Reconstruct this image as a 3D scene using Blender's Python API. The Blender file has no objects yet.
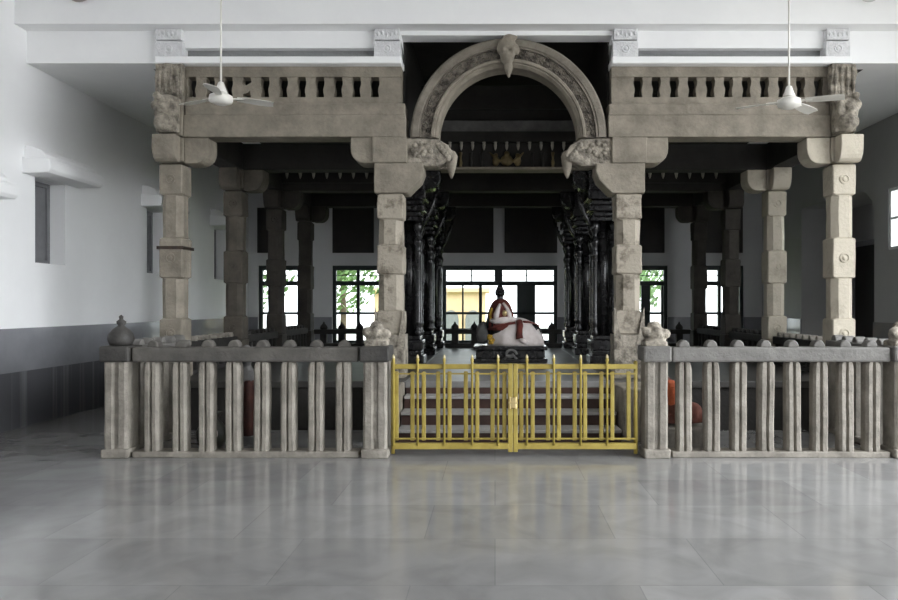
import bpy, bmesh, math, random
from mathutils import Vector, Matrix, noise
random.seed(7)
sc = bpy.context.scene
col = sc.collection
PI = math.pi

# ------------------------------------------------------------------ survey
# F: focal length in px of the 898x600 frame; eye height 1.53 m; the facade is square to the lens.
F, CX, CY, EYE = 715.0, 495.0, 305.0, 1.53
DB = 7.15          # balustrade and gate
DF = 9.085         # front of the pillared hall
DK = 17.2          # far wall
WL, WR = -5.95, 6.43
MID = 0.155        # centre line of the pillared hall
PL = 0.60          # plinth height
def X(px, d): return (px - CX) * d / F
def Z(py, d): return EYE + (CY - py) * d / F

# ------------------------------------------------------------------ materials
def nodes(name):
    m = bpy.data.materials.new(name); m.use_nodes = True
    nt = m.node_tree
    return m, nt, nt.nodes['Principled BSDF']
def mat(name, c, rough=.6, c2=None, scale=4, bump=0, bscale=30, metal=0, spec=.5, coat=0, detail=6, lo=.35, hi=.68, stretch=None):
    m, nt, b = nodes(name)
    b.inputs['Roughness'].default_value = rough
    b.inputs['Metallic'].default_value = metal
    b.inputs['Specular IOR Level'].default_value = spec
    b.inputs['Coat Weight'].default_value = coat
    b.inputs['Base Color'].default_value = (*c, 1)
    geo = nt.nodes.new('ShaderNodeNewGeometry')
    vec = geo.outputs['Position']
    if stretch:
        mp = nt.nodes.new('ShaderNodeMapping'); mp.inputs['Scale'].default_value = stretch
        nt.links.new(vec, mp.inputs['Vector']); vec = mp.outputs['Vector']
    if c2:
        n = nt.nodes.new('ShaderNodeTexNoise'); n.inputs['Scale'].default_value = scale
        n.inputs['Detail'].default_value = detail; n.inputs['Roughness'].default_value = .65
        nt.links.new(vec, n.inputs['Vector'])
        r = nt.nodes.new('ShaderNodeValToRGB')
        r.color_ramp.elements[0].position = lo; r.color_ramp.elements[0].color = (*c2, 1)
        r.color_ramp.elements[1].position = hi; r.color_ramp.elements[1].color = (*c, 1)
        nt.links.new(n.outputs['Fac'], r.inputs['Fac']); nt.links.new(r.outputs['Color'], b.inputs['Base Color'])
    if bump:
        n2 = nt.nodes.new('ShaderNodeTexNoise'); n2.inputs['Scale'].default_value = bscale
        n2.inputs['Detail'].default_value = 8
        nt.links.new(geo.outputs['Position'], n2.inputs['Vector'])
        bp = nt.nodes.new('ShaderNodeBump'); bp.inputs['Strength'].default_value = bump; bp.inputs['Distance'].default_value = .02
        nt.links.new(n2.outputs['Fac'], bp.inputs['Height']); nt.links.new(bp.outputs['Normal'], b.inputs['Normal'])
    return m
M = {}
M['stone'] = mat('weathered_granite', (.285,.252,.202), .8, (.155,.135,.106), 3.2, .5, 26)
M['carved'] = mat('eroded_granite', (.34,.305,.25), .85, (.10,.087,.07), 9, .8, 40, lo=.36, hi=.6)
M['baluster'] = mat('pale_hewn_stone', (.30,.275,.235), .75, (.165,.148,.125), 5, .5, 30)
M['rail'] = mat('grey_rail_stone', (.175,.167,.155), .7, (.105,.1,.092), 4, .4, 30)
M['brownrail'] = mat('brownish_rail_stone', (.125,.115,.102), .7, (.07,.065,.058), 4, .4, 30)
M['darkrail'] = mat('dark_cap_stone', (.060,.056,.050), .65, (.028,.026,.024), 6, .4, 30)
M['inner'] = mat('dark_unlit_stone', (.032,.029,.026), .85, (.018,.017,.015), 3, .4, 20)  # near-black colour carries the gloom of the unlit hall
M['innerpil'] = mat('shaded_pillar_stone', (.12,.104,.082), .85, (.06,.052,.042), 3, .4, 22)  # pillar stone darkened to put the second row's shade into its colour
M['shadepil'] = mat('deep_shade_pillar_stone', (.060,.052,.043), .85, (.03,.026,.022), 3, .4, 22)  # darker copy again, with the deep hall's shade in the colour
M['pale'] = mat('lit_granite', (.47,.425,.345), .8, (.33,.295,.235), 3.2, .5, 26, lo=.3, hi=.5)  # lighter copy of the granite, standing in for light from the right
M['pickettip'] = mat('cream_tip_paint', (.62,.55,.36), .4, (.5,.42,.24), 12)  # tips a paler cream than the gate paint
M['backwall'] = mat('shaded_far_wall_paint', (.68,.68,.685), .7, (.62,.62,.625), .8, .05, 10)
M['black'] = mat('polished_black_stone', (.006,.006,.007), .2, (.022,.021,.021), 8, .12, 50, spec=.5)
M['white'] = mat('white_plaster', (.86,.86,.86), .75, (.82,.82,.825), 1.3, .06, 12)
M['wall'] = mat('painted_wall', (.87,.87,.875), .6, (.82,.82,.825), .8, .05, 10)
M['dadolow'] = mat('skirting_streak_reflections', (.20,.202,.215), .12, (.10,.101,.11), 3.2, .02, 6, lo=.5, hi=.62, stretch=(1,1,.02))  # pale vertical streaks imitate reflections in the polished band
M['shadewall'] = mat('shade_greyed_wall', (.42,.42,.425), .7, (.38,.38,.385), 1.2, .05, 10)  # greyer than the left wall, with the right side's shade in the colour
M['dado'] = mat('grey_polished_dado', (.25,.252,.27), .14, (.21,.212,.23), 2.0, .02, 6)
M['whitewash'] = mat('whitewashed_stone', (.74,.74,.75), .8, (.58,.58,.59), 12, .6, 40)
M['recess'] = mat('grey_band_stone', (.27,.27,.275), .8, (.2,.2,.205), 14, .4, 30, stretch=(.15,1,1))
M['gate'] = mat('yellow_gate_paint', (.39,.305,.07), .42, (.28,.21,.042), 6, .1, 40)
M['brass'] = mat('pale_brass', (.72,.58,.30), .28, (.55,.42,.2), 8, 0, metal=.8)
M['tread'] = mat('grey_tread_stone', (.38,.37,.36), .5, (.28,.27,.26), 5, .2, 30)
M['riser'] = mat('red_brown_riser', (.060,.027,.020), .55, (.036,.017,.013), 5, .2, 30)
M['fan'] = mat('cream_fan_enamel', (.78,.76,.71), .32, (.70,.68,.63), 8)
M['fanblade'] = mat('cream_fan_blade', (.70,.68,.63), .4, (.62,.60,.55), 5)
M['frame'] = mat('dark_green_frame', (.022,.034,.032), .5, (.016,.025,.024), 6, .1, 40)
M['shutter'] = mat('grey_shutter_paint', (.20,.20,.21), .5, (.16,.16,.17), 6, .1, 40)
M['panel'] = mat('dark_brown_board', (.022,.017,.014), .55, (.012,.010,.009), 4, .2, 30)
M['door'] = mat('dark_door_wood', (.018,.015,.014), .55, (.01,.009,.008), 5, .2, 30, stretch=(6,6,1))
M['clothwhite'] = mat('white_cotton', (.74,.68,.66), .9, (.60,.53,.50), 7, .3, 60)
M['clothred'] = mat('maroon_cloth', (.15,.028,.018), .85, (.07,.014,.010), 9, .4, 60)
M['clothdark'] = mat('dark_red_brown_cloth', (.085,.028,.02), .9, (.045,.018,.014), 9, .4, 60)
M['stained'] = mat('stained_granite', (.31,.275,.222), .8, (.125,.105,.08), 5, .5, 26, lo=.36, hi=.5)
M['archstone'] = mat('brown_arch_stone', (.22,.195,.16), .8, (.12,.105,.083), 4, .5, 26)
M['archcarved'] = mat('dark_arch_carving', (.19,.165,.135), .85, (.05,.043,.035), 10, .8, 40, lo=.38, hi=.6)
M['clothorange'] = mat('orange_cloth', (.62,.14,.045), .9, (.36,.085,.04), 6, .4, 40)
M['clothbrown'] = mat('rust_cloth', (.20,.07,.045), .9, (.11,.04,.03), 6, .4, 40)
M['yellow'] = mat('yellow_flowers', (.62,.42,.05), .9, (.4,.22,.03), 30, .6, 60)
M['greystone'] = mat('plain_grey_stone', (.16,.155,.15), .8, (.10,.098,.094), 5, .4, 30)
M['gold'] = mat('dull_gilding', (.22,.165,.075), .5, (.1,.075,.035), 12, .2, 40, metal=.5)
M['pendant'] = mat('pale_bud_stone', (.42,.39,.34), .6, (.28,.26,.22), 12)
M['lampglass'] = mat('opal_lamp_glass', (.78,.78,.76), .2)
M['lamppink'] = mat('dusty_lamp_glass', (.38,.31,.30), .3, (.3,.26,.25), 9)
M['lampbase'] = mat('grey_lamp_base', (.30,.30,.31), .5)
M['strap'] = mat('dark_iron_band', (.03,.027,.024), .5, (.05,.03,.02), 20, .2, 40, metal=.4)
M['bronze'] = mat('dark_bronze', (.022,.022,.018), .5, (.04,.045,.03), 12, .3, 40)
M['leaf'] = mat('leaf_green', (.15,.25,.08), .7, (.08,.15,.05), 5)
M['bark'] = mat('bark', (.14,.10,.07), .9, (.08,.06,.04), 10, .5, 30)
M['buff'] = mat('buff_plaster', (.62,.44,.28), .8, (.54,.38,.24), 2)
M['grass'] = mat('lawn', (.24,.30,.08), .9, (.16,.22,.06), 4)
M['paving'] = mat('pale_paving', (.52,.50,.46), .85, (.44,.42,.38), 2)  # pale ground outside, bouncing daylight up into the hall

def glass_mat():
    m = bpy.data.materials.new('window_glass'); m.use_nodes = True
    nt = m.node_tree; nt.nodes.clear()
    out = nt.nodes.new('ShaderNodeOutputMaterial'); mix = nt.nodes.new('ShaderNodeMixShader')
    t = nt.nodes.new('ShaderNodeBsdfTransparent'); t.inputs['Color'].default_value = (.93,.96,.95,1)
    g = nt.nodes.new('ShaderNodeBsdfGlossy'); g.inputs['Roughness'].default_value = .03
    f = nt.nodes.new('ShaderNodeFresnel'); f.inputs['IOR'].default_value = 1.45
    ge = nt.nodes.new('ShaderNodeNewGeometry'); inv = nt.nodes.new('ShaderNodeMath'); inv.operation = 'SUBTRACT'; inv.inputs[0].default_value = 1
    mu = nt.nodes.new('ShaderNodeMath'); mu.operation = 'MULTIPLY'
    nt.links.new(ge.outputs['Backfacing'], inv.inputs[1]); nt.links.new(inv.outputs[0], mu.inputs[0]); nt.links.new(f.outputs[0], mu.inputs[1])
    nt.links.new(mu.outputs[0], mix.inputs[0]); nt.links.new(t.outputs[0], mix.inputs[1]); nt.links.new(g.outputs[0], mix.inputs[2])
    nt.links.new(mix.outputs[0], out.inputs['Surface'])
    return m
M['glass'] = glass_mat()

def floor_mat():
    m, nt, b = nodes('polished_marble_slabs')
    geo = nt.nodes.new('ShaderNodeNewGeometry')
    br = nt.nodes.new('ShaderNodeTexBrick')
    br.inputs['Scale'].default_value = 1.0; br.inputs['Brick Width'].default_value = 1.25; br.inputs['Row Height'].default_value = .78
    br.inputs['Mortar Size'].default_value = .004; br.inputs['Mortar Smooth'].default_value = .3
    br.inputs['Color1'].default_value = (.285,.283,.278,1); br.inputs['Color2'].default_value = (.225,.223,.219,1)
    br.inputs['Mortar'].default_value = (.20,.20,.196,1); br.offset = .37
    nt.links.new(geo.outputs['Position'], br.inputs['Vector'])
    n = nt.nodes.new('ShaderNodeTexNoise'); n.inputs['Scale'].default_value = 2.2; n.inputs['Detail'].default_value = 8; n.inputs['Distortion'].default_value = 1.2
    nt.links.new(geo.outputs['Position'], n.inputs['Vector'])
    r = nt.nodes.new('ShaderNodeValToRGB')
    r.color_ramp.elements[0].position = .30; r.color_ramp.elements[0].color = (.80,.795,.79,1)
    r.color_ramp.elements[1].position = .62; r.color_ramp.elements[1].color = (1,1,1,1)
    nt.links.new(n.outputs['Fac'], r.inputs['Fac'])
    mx = nt.nodes.new('ShaderNodeMix'); mx.data_type = 'RGBA'; mx.blend_type = 'MULTIPLY'; mx.inputs[0].default_value = 1
    nt.links.new(br.outputs['Color'], mx.inputs[6]); nt.links.new(r.outputs['Color'], mx.inputs[7])
    nt.links.new(mx.outputs[2], b.inputs['Base Color'])
    n2 = nt.nodes.new('ShaderNodeTexNoise'); n2.inputs['Scale'].default_value = 2.3; n2.inputs['Detail'].default_value = 5
    nt.links.new(geo.outputs['Position'], n2.inputs['Vector'])
    mr = nt.nodes.new('ShaderNodeMapRange'); mr.inputs['To Min'].default_value = .07; mr.inputs['To Max'].default_value = .18
    nt.links.new(n2.outputs['Fac'], mr.inputs['Value']); nt.links.new(mr.outputs['Result'], b.inputs['Roughness'])
    b.inputs['Specular IOR Level'].default_value = .5
    return m
M['floor'] = floor_mat()
M['darkslab'] = mat('dark_plinth_slabs', (.060,.056,.052), .45, (.035,.033,.03), 2.2, .03, 8)
M['plinthtop'] = mat('polished_plinth_top', (.26,.255,.25), .38, (.17,.167,.163), 2.2, .03, 8)

# ------------------------------------------------------------------ mesh builder
class MB:
    def __init__(s): s.bm = bmesh.new()
    def face(s, vs):
        try: return s.bm.faces.new(vs)
        except ValueError: return None
    def box(s, x0, x1, y0, y1, z0, z1):
        v = [s.bm.verts.new((x, y, z)) for z in (z0, z1) for y in (y0, y1) for x in (x0, x1)]
        for q in ((0,2,3,1),(4,5,7,6),(0,1,5,4),(1,3,7,5),(3,2,6,7),(2,0,4,6)): s.face([v[i] for i in q])
        return s
    def loft(s, rings, cap=True, closed=True):
        R = [[s.bm.verts.new(p) for p in r] for r in rings]
        n = len(R[0])
        for a, b in zip(R, R[1:]):
            for i in range(n if closed else n-1):
                j = (i+1) % n
                s.face([a[i], a[j], b[j], b[i]])
        if cap:
            s.face(R[0][::-1]); s.face(R[-1])
        return s
    def prism_y(s, poly, y0, y1):      # XZ outline with depth
        return s.loft([[(x, y0, z) for x, z in poly], [(x, y1, z) for x, z in poly]])
    def prism_x(s, poly, x0, x1):      # YZ outline with width
        return s.loft([[(x0, y, z) for y, z in poly], [(x1, y, z) for y, z in poly]])
    def lathe(s, cx, cy, prof, seg=20):
        return s.loft([[(cx + r*math.cos(2*PI*k/seg), cy + r*math.sin(2*PI*k/seg), z) for k in range(seg)] for r, z in prof])
    def tube(s, path, r, seg=10):
        path = [Vector(p) for p in path]; rings = []
        rr = r if isinstance(r, (list, tuple)) else [r]*len(path)
        for i, p in enumerate(path):
            t = (path[min(i+1, len(path)-1)] - path[max(i-1, 0)]).normalized()
            u = t.cross(Vector((0,1,0)) if abs(t.y) < .9 else Vector((1,0,0))).normalized(); w = t.cross(u)
            rings.append([tuple(p + (u*math.cos(2*PI*k/seg) + w*math.sin(2*PI*k/seg))*rr[i]) for k in range(seg)])
        return s.loft(rings)
    def ball(s, c, r, seg=14, rings=9):
        r = r if isinstance(r, (list, tuple)) else (r, r, r)
        m = Matrix.Translation(c) @ Matrix.Diagonal((*r, 1))
        bmesh.ops.create_uvsphere(s.bm, u_segments=seg, v_segments=rings, radius=1, matrix=m)
        return s
    def rough(s, amp, freq=6, seed=0):
        for v in s.bm.verts:
            n = noise.noise_vector(v.co*freq + Vector((seed, seed*.7, 0)))
            v.co += n*amp
        return s
    def cut(s, n=1):
        bmesh.ops.subdivide_edges(s.bm, edges=s.bm.edges[:], cuts=n, use_grid_fill=True); return s
    def build(s, name, m, parent=None, smooth=False, bevel=0, remesh=0, subsurf=0, origin=None, seg=2):
        bmesh.ops.recalc_face_normals(s.bm, faces=s.bm.faces[:])
        base = Vector((0,0,0))
        if parent:
            p = parent
            while p: base += p.location; p = p.parent
        elif origin: base = Vector(origin)
        else:
            xs = [v.co for v in s.bm.verts]
            base = Vector(((min(v.x for v in xs)+max(v.x for v in xs))/2, (min(v.y for v in xs)+max(v.y for v in xs))/2, min(v.z for v in xs)))
        for v in s.bm.verts: v.co -= base
        me = bpy.data.meshes.new(name); s.bm.to_mesh(me); s.bm.free()
        me.materials.append(m)
        if smooth: me.shade_smooth()
        o = bpy.data.objects.new(name, me); col.objects.link(o)
        if parent: o.parent = parent
        else: o.location = base
        if remesh:
            q = o.modifiers.new('remesh', 'REMESH'); q.mode = 'VOXEL'; q.voxel_size = remesh; q.use_smooth_shade = True
        if bevel:
            q = o.modifiers.new('bevel', 'BEVEL'); q.width = bevel; q.segments = seg; q.limit_method = 'ANGLE'; q.angle_limit = math.radians(35)
        if subsurf:
            q = o.modifiers.new('sub', 'SUBSURF'); q.levels = q.render_levels = subsurf
        return o
def tag(o, label, cat, group=None):
    o['label'] = label; o['category'] = cat
    if group: o['group'] = group
    return o
def thing(name, label, cat, loc, group=None):
    o = bpy.data.objects.new(name, None); col.objects.link(o); o.location = loc; o.empty_display_size = .1
    return tag(o, label, cat, group)
def struct(o, kind='structure'): o['kind'] = kind; return o
def kids(o): return [c for c in col.objects if c.parent == o]
def copy_tree(o, parent=None):
    c = o.copy(); col.objects.link(c)
    if parent: c.parent = parent
    for ch in kids(o): copy_tree(ch, c)
    return c
def grid_wall(axis, a0, a1, u0, u1, z0, z1, holes):
    """a wall slab with openings: axis 'x' = slab thickness along x (u is y), 'y' = thickness along y (u is x)"""
    b = MB()
    us = sorted({u0, u1, *[h[0] for h in holes], *[h[1] for h in holes]})
    zs = sorted({z0, z1, *[h[2] for h in holes], *[h[3] for h in holes]})
    for ua, ub in zip(us, us[1:]):
        run = None
        for za, zb in zip(zs, zs[1:]):
            cu, cz = (ua+ub)/2, (za+zb)/2
            if any(h[0] < cu < h[1] and h[2] < cz < h[3] for h in holes): continue
            if axis == 'x': b.box(a0, a1, ua, ub, za, zb)
            else: b.box(ua, ub, a0, a1, za, zb)
    bmesh.ops.remove_doubles(b.bm, verts=b.bm.verts[:], dist=1e-5)
    # drop the doubled inner faces between cells
    seen = {}
    for f in b.bm.faces[:]:
        k = tuple(round(x, 4) for x in f.calc_center_median())
        seen.setdefault(k, []).append(f)
    dead = [f for fs in seen.values() if len(fs) > 1 for f in fs]
    bmesh.ops.delete(b.bm, geom=dead, context='FACES')
    return b

# ------------------------------------------------------------------ setting
HALL0 = -6.0                     # near end of the hall, closed off behind the viewer
HC = 5.8                         # hall ceiling
struct(MB().box(WL-.3, WR+.35, HALL0, DK+.3, -.2, 0).build('floor', M['floor']))
struct(MB().box(WL-.3, WR+.35, HALL0, 8.86, HC, HC+.2).build('ceiling', M['white']))
win_l = [(9.25, 9.90), (12.22, 12.87), (15.15, 15.80)]
struct(grid_wall('x', WL-.3, WL, HALL0, DK+.3, 0, HC, [(a, b, 2.08, 3.19) for a, b in win_l]).build('wall_left', M['wall']))
struct(MB().box(WL-.001, WL+.025, HALL0, DK-.001, 0, 1.24).build('baseboard_left', M['dado']))
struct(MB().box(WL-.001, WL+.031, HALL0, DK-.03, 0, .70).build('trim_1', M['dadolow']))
# right wall with the daylit way in, a high window and an alcove
holes_r = [(-4.5, 1.0, 0, 5.0), (1.5, 8.0, 0, 5.0), (10.75, 11.70, 2.43, 3.43), (12.12, 15.0, 0, 3.55)]
struct(grid_wall('x', WR, WR+.12, HALL0, DK+.3, 0, HC, holes_r).build('wall_right', M['shadewall']))
b = MB()
for a0, a1 in ((HALL0, -4.5), (1.0, 1.5), (8.0, 12.12), (15.0, DK-.001)): b.box(WR-.025, WR+.001, a0, a1, 0, 1.24)
struct(b.build('baseboard_right', M['dado']))
b = MB(); b.box(WR+.12, WR+1.05, 12.12, 12.24, 0, 3.7); b.box(WR+.12, WR+1.05, 15.0, 15.12, 0, 3.7)
b.box(WR+1.05, WR+1.15, 12.12, 15.12, 0, 3.7); b.box(WR+.12, WR+1.15, 12.12, 15.12, 3.55, 3.7)
b.prism_x([(12.12, 3.10), (12.12, 3.55), (12.6, 3.55), (12.4, 3.47), (12.22, 3.32)], WR+.005, WR+.11)
struct(b.build('wall_alcove', M['shadewall']))
b = MB(); b.box(WR+1.0, WR+1.06, 13.75, 14.75, 0, 2.72)
dd = struct(b.build('door_1', M['door'], bevel=.004))
b = MB(); b.box(WR+.97, WR+1.05, 13.65, 13.75, 0, 2.82); b.box(WR+.97, WR+1.05, 14.75, 14.85, 0, 2.82); b.box(WR+.97, WR+1.05, 13.75, 14.75, 2.72, 2.82)
b.build('door_frame', M['shutter'], dd, bevel=.005)
b = MB(); b.ball((WR+.97, 13.87, 1.05), .035); b.build('door_knob', M['strap'], dd, smooth=True)
# unseen wall behind the viewer, added to keep frontal daylight out
struct(grid_wall('y', HALL0-.3, HALL0, WL-.3, WR+.35, 0, HC, []).build('wall_front', M['wall']))
# back wall
def K(px): return X(px, DK)
bw = [(258,300),(332,392),(442.5,557.5),(610,668),(702,744)]
wz0, wz1 = Z(343, DK), Z(265.5, DK)
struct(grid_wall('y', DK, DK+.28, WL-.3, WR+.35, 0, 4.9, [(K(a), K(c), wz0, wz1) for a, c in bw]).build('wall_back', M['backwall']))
b = MB(); b.box(WL+.026, WR-.026, DK-.025, DK+.001, 0, .6); 
us = [WL+.026] + [K(q) for w in bw for q in w] + [WR-.026]
for u0, u1 in zip(us[::2], us[1::2]): b.box(u0, u1, DK-.025, DK+.001, .6, 1.24)
struct(b.build('baseboard_back', M['dado']))

# aisle and hall ceilings over the pillared hall
struct(MB().box(WL, -4.45, 9.321, DK, 4.60, 4.9).build('ceiling.001', M['white']))
struct(MB().box(4.80, WR, 9.321, DK, 4.60, 4.9).build('ceiling.002', M['white']))
NL, NR = -1.18, 1.47
b = MB(); b.box(-4.45, NL, 9.32, DK, 4.60, 4.9); b.box(NR, 4.80, 9.32, DK, 4.60, 4.9)
b.box(NL-.2, NR+.2, 9.32, DK, 5.25, 5.45); b.box(NL-.25, NL, 9.32, DK, 4.9, 5.25); b.box(NR, NR+.25, 9.32, DK, 4.9, 5.25); b.box(NL, NR, DK-.02, DK+.2, 4.9, 5.25)
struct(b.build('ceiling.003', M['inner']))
# deep upper beam across the hall and the plaster beam over the facade
struct(MB().box(WL, WR, 8.85, 9.35, 5.01, HC+.2).build('trim_2', M['white']))
b = MB()
b.box(WL, X(160,DF), 9.08, 9.32, 4.60, 5.01); b.box(X(846,DF), WR, 9.08, 9.32, 4.60, 5.01)
b.box(X(160,DF), X(401,DF), 9.08, 9.32, 4.79, 5.01); b.box(X(612,DF), X(846,DF), 9.08, 9.32, 4.79, 5.01)
b.box(X(401,DF), X(612,DF), 9.08, 9.32, 4.955, 5.01)
struct(b.build('trim_3', M['white']))
b = MB(); b.box(X(160,DF), X(401,DF), 9.17, 9.3, 4.66, 4.79); b.box(X(612,DF), X(846,DF), 9.17, 9.3, 4.66, 4.79)
struct(b.build('trim_4', M['recess']))
b = MB(); b.box(X(158,DF), X(402,DF), 8.99, 9.32, 4.57, 4.66); b.box(X(611,DF), X(848,DF), 8.99, 9.32, 4.57, 4.66)
struct(b.build('trim_5', M['white'], bevel=.012))

# ------------------------------------------------------------------ windows
def glazed(o, x0, x1, z0, z1, y):
    MB().box(x0, x1, y, y+.006, z0, z1).build('window_pane', M['glass'], o)
def back_window(n, a, c, cells, zrows):
    """frame plus cells; cells: list of (px0, px1, kind)"""
    x0, x1 = K(a), K(c); y = DK+.06
    b = MB(); t = .085
    b.box(x0, x0+t, y, y+.1, wz0, wz1); b.box(x1-t, x1, y, y+.1, wz0, wz1)
    b.box(x0+t, x1-t, y, y+.1, wz1-.11, wz1); b.box(x0+t, x1-t, y, y+.1, wz0, wz0+.06)
    zb0, zb1 = Z(285.5,DK), Z(281,DK)
    b.box(x0+t, x1-t, y, y+.1, zb0, zb1)
    w = struct(b.build('window_%d' % n, M['frame'], bevel=.006))
    fr = MB()
    for p0, p1, kind in cells:
        u0, u1 = K(p0), K(p1)
        if kind in ('post', 'low'): fr.box(u0, u1, y+.01, y+.09, wz0+.06, zb0)
        if kind in ('post', 'top'): fr.box(u0, u1, y+.01, y+.09, zb1, wz1-.11)
        if kind == 'solid':
            MB().box(u0, u1, y+.02, y+.07, wz0+.06, zb0).build('shutter', M['frame'], w, bevel=.006)
    fr.box(x0+t, x1-t, y+.02, y+.08, Z(275.6,DK), Z(274.9,DK))
    fr.box(x0+t, x1-t, y+.02, y+.08, Z(314.5,DK), Z(312,DK))
    fr.box(x0+t, x1-t, y+.02, y+.08, Z(331.5,DK), Z(328.5,DK))
    fr.build('mullions', M['frame'], w)
    glazed(w, x0+t, x1-t, wz0+.06, wz1-.11, y+.05)
    return w
back_window(1, *bw[0], [(277,280,'post')], 0)
back_window(2, *bw[1], [(356,359,'post'),(380,382,'low')], 0)
back_window(3, *bw[2], [(461.8,463.5,'low'),(478.8,482,'low'),(470.7,472,'top'),(494.5,502.5,'top'),(517,535.5,'solid'),(526,527.3,'top')], 0)
back_window(4, *bw[3], [(618,620,'post'),(642,651,'solid'),(662,664,'low')], 0)
back_window(5, *bw[4], [(719,722,'post'),(733,735,'low')], 0)
b = MB()
for i, (d0, d1) in enumerate(win_l):
    b = MB(); x = WL-.27
    b.box(x, x+.06, d0, d0+.06, 2.08, 3.19); b.box(x, x+.06, d1-.06, d1, 2.08, 3.19)
    b.box(x, x+.06, d0+.06, d1-.06, 2.08, 2.14); b.box(x, x+.06, d0+.06, d1-.06, 3.13, 3.19)
    b.box(x, x+.05, (d0+d1)/2-.02, (d0+d1)/2+.02, 2.14, 3.13)
    w = struct(b.build('window_%d' % (6+i), M['shutter'], bevel=.005))
    MB().box(x+.01, x+.03, d0+.06, d1-.06, 2.14, 3.13).build('shutter', M['shutter'], w)
b = MB(); x = WR+.015
b.box(x, x+.06, 10.75, 10.81, 2.43, 3.43); b.box(x, x+.06, 11.64, 11.70, 2.43, 3.43)
b.box(x, x+.06, 10.81, 11.64, 2.43, 2.48); b.box(x, x+.06, 10.81, 11.64, 3.38, 3.43); b.box(x, x+.06, 10.81, 11.64, 2.92, 2.96)
w = struct(b.build('window_9', M['white'], bevel=.005))
MB().box(x+.02, x+.026, 10.81, 11.64, 2.48, 3.38).build('window_pane', M['glass'], w)

# sunshades: curved concrete hoods over the wall windows
def hood(d0, d1, z0, label):
    t = thing('window_sunshade', label, 'sunshade', (WL, (d0+d1)/2, z0), 'sunshades on the left wall')
    prof = [(0, 0), (.33, .01), (.36, .05), (.36, .15), (.33, .19), (0, .21)]
    MB().loft([[(WL+a, y, z0+c) for a, c in prof] for y in (d0, d1)]).build('lower_slab', M['white'], t, bevel=.012)
    prof = [(0, .21), (.27, .20), (.27, .25), (.20, .31), (.08, .355), (0, .36)]
    MB().loft([[(WL+a, y, z0+c) for a, c in prof] for y in (d0+.05, d1-.05)]).build('upper_slab', M['white'], t, bevel=.012)
    return t
hood(8.99, 10.21, 3.19, 'white moulded sunshade over the nearest whole window on the left wall')
hood(12.0, 13.15, 3.19, 'white moulded sunshade just left of the banded pillar')
hood(14.9, 16.1, 3.19, 'white sunshade between the two left stone pillars, farthest along the wall')
hood(7.0, 8.39, 2.76, 'low white sunshade cut by the left edge of the picture')

# ------------------------------------------------------------------ plinth and steps
PF = 8.75
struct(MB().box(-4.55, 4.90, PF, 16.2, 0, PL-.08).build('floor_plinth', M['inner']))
b = MB(); b.box(-4.60, -1.10, PF-.03, 16.25, PL-.08, PL); b.box(1.42, 4.95, PF-.03, 16.25, PL-.08, PL)
struct(b.build('floor_platform', M['darkslab'], bevel=.01))
b = MB().box(-1.10, 1.42, PF-.03, 16.25, PL-.08, PL)
struct(b.build('floor_nave', M['plinthtop'], bevel=.01))
SX0, SX1 = -1.08, 1.40
t = thing('entrance_steps', 'grey stone steps with dark red risers behind the yellow gate', 'steps', (MID, 8.3, 0))
noses = [7.89, 8.20, 8.48]
for i, d in enumerate(noses):
    z = .15*(i+1)
    MB().box(SX0, SX1, d+.03, (noses+[PF])[i+1]+.03 if i < 2 else PF-.001, z-.15, z-.035).build('riser', M['riser'], t)
    MB().box(SX0, SX1, d, (noses+[PF])[i+1]+.03 if i < 2 else PF-.031, z-.035, z).build('tread', M['tread'], t, bevel=.006)
b = MB(); b.box(SX0, SX1, PF-.03, PF-.001, .45, PL-.081); b.build('riser', M['riser'], t)
for s, lab in ((-1, 'rough stone block flanking the steps at the left end of the gate'), (1, 'rough stone block flanking the steps at the right end of the gate')):
    x0, x1 = (SX0-.38, SX0-.02) if s < 0 else (SX1+.02, SX1+.44)
    b = MB().box(x0, x1, 7.95, PF-.035, 0, .60).cut(4).rough(.012, 5, s)
    tag(b.build('step_block', M['stone'], bevel=.02), lab, 'stone block')

# ------------------------------------------------------------------ pillars
def sq(cx, cy, h, z, ch=0):
    """square ring of half width h with corner cut ch (8 points)"""
    c = max(ch, .004)
    return [(cx-h, cy-h+c, z), (cx-h+c, cy-h, z), (cx+h-c, cy-h, z), (cx+h, cy-h+c, z),
            (cx+h, cy+h-c, z), (cx+h-c, cy+h, z), (cx-h+c, cy+h, z), (cx-h, cy+h-c, z)]
def shaft_mb(cx, cy, zs, h=.16, amp=.006, seed=0):
    """alternating square and eight-sided lengths; zs: list of (z0, z1, 'sq'|'oct')"""
    rings = []
    for z0, z1, k in zs:
        if k == 'sq': hh, ch = h, .012
        else: hh, ch = h*.93, h*.48
        n = 5
        if k == 'sq':
            rings.append(sq(cx, cy, hh-.018, z0, .03))
            for q in range(n+1): rings.append(sq(cx, cy, hh, z0+.02+(z1-z0-.04)*q/n, ch))
            rings.append(sq(cx, cy, hh-.018, z1, .03))
        else:
            for q in range(n+1): rings.append(sq(cx, cy, hh, z0+.005+(z1-z0-.01)*q/n, ch))
    b = MB().loft(rings)
    return b.rough(amp, 4, seed)
def rosette(b, cx, y, cz, r):
    for k in range(24): pass
    b.loft([[(cx+rr*math.cos(2*PI*k/20), yy, cz+rr*math.sin(2*PI*k/20)) for k in range(20)] for rr, yy in ((r, y+.01), (r, y-.012), (r*.8, y-.014), (r*.75, y-.004), (r*.45, y-.004), (r*.4, y-.016), (.004, y-.018))])
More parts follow.
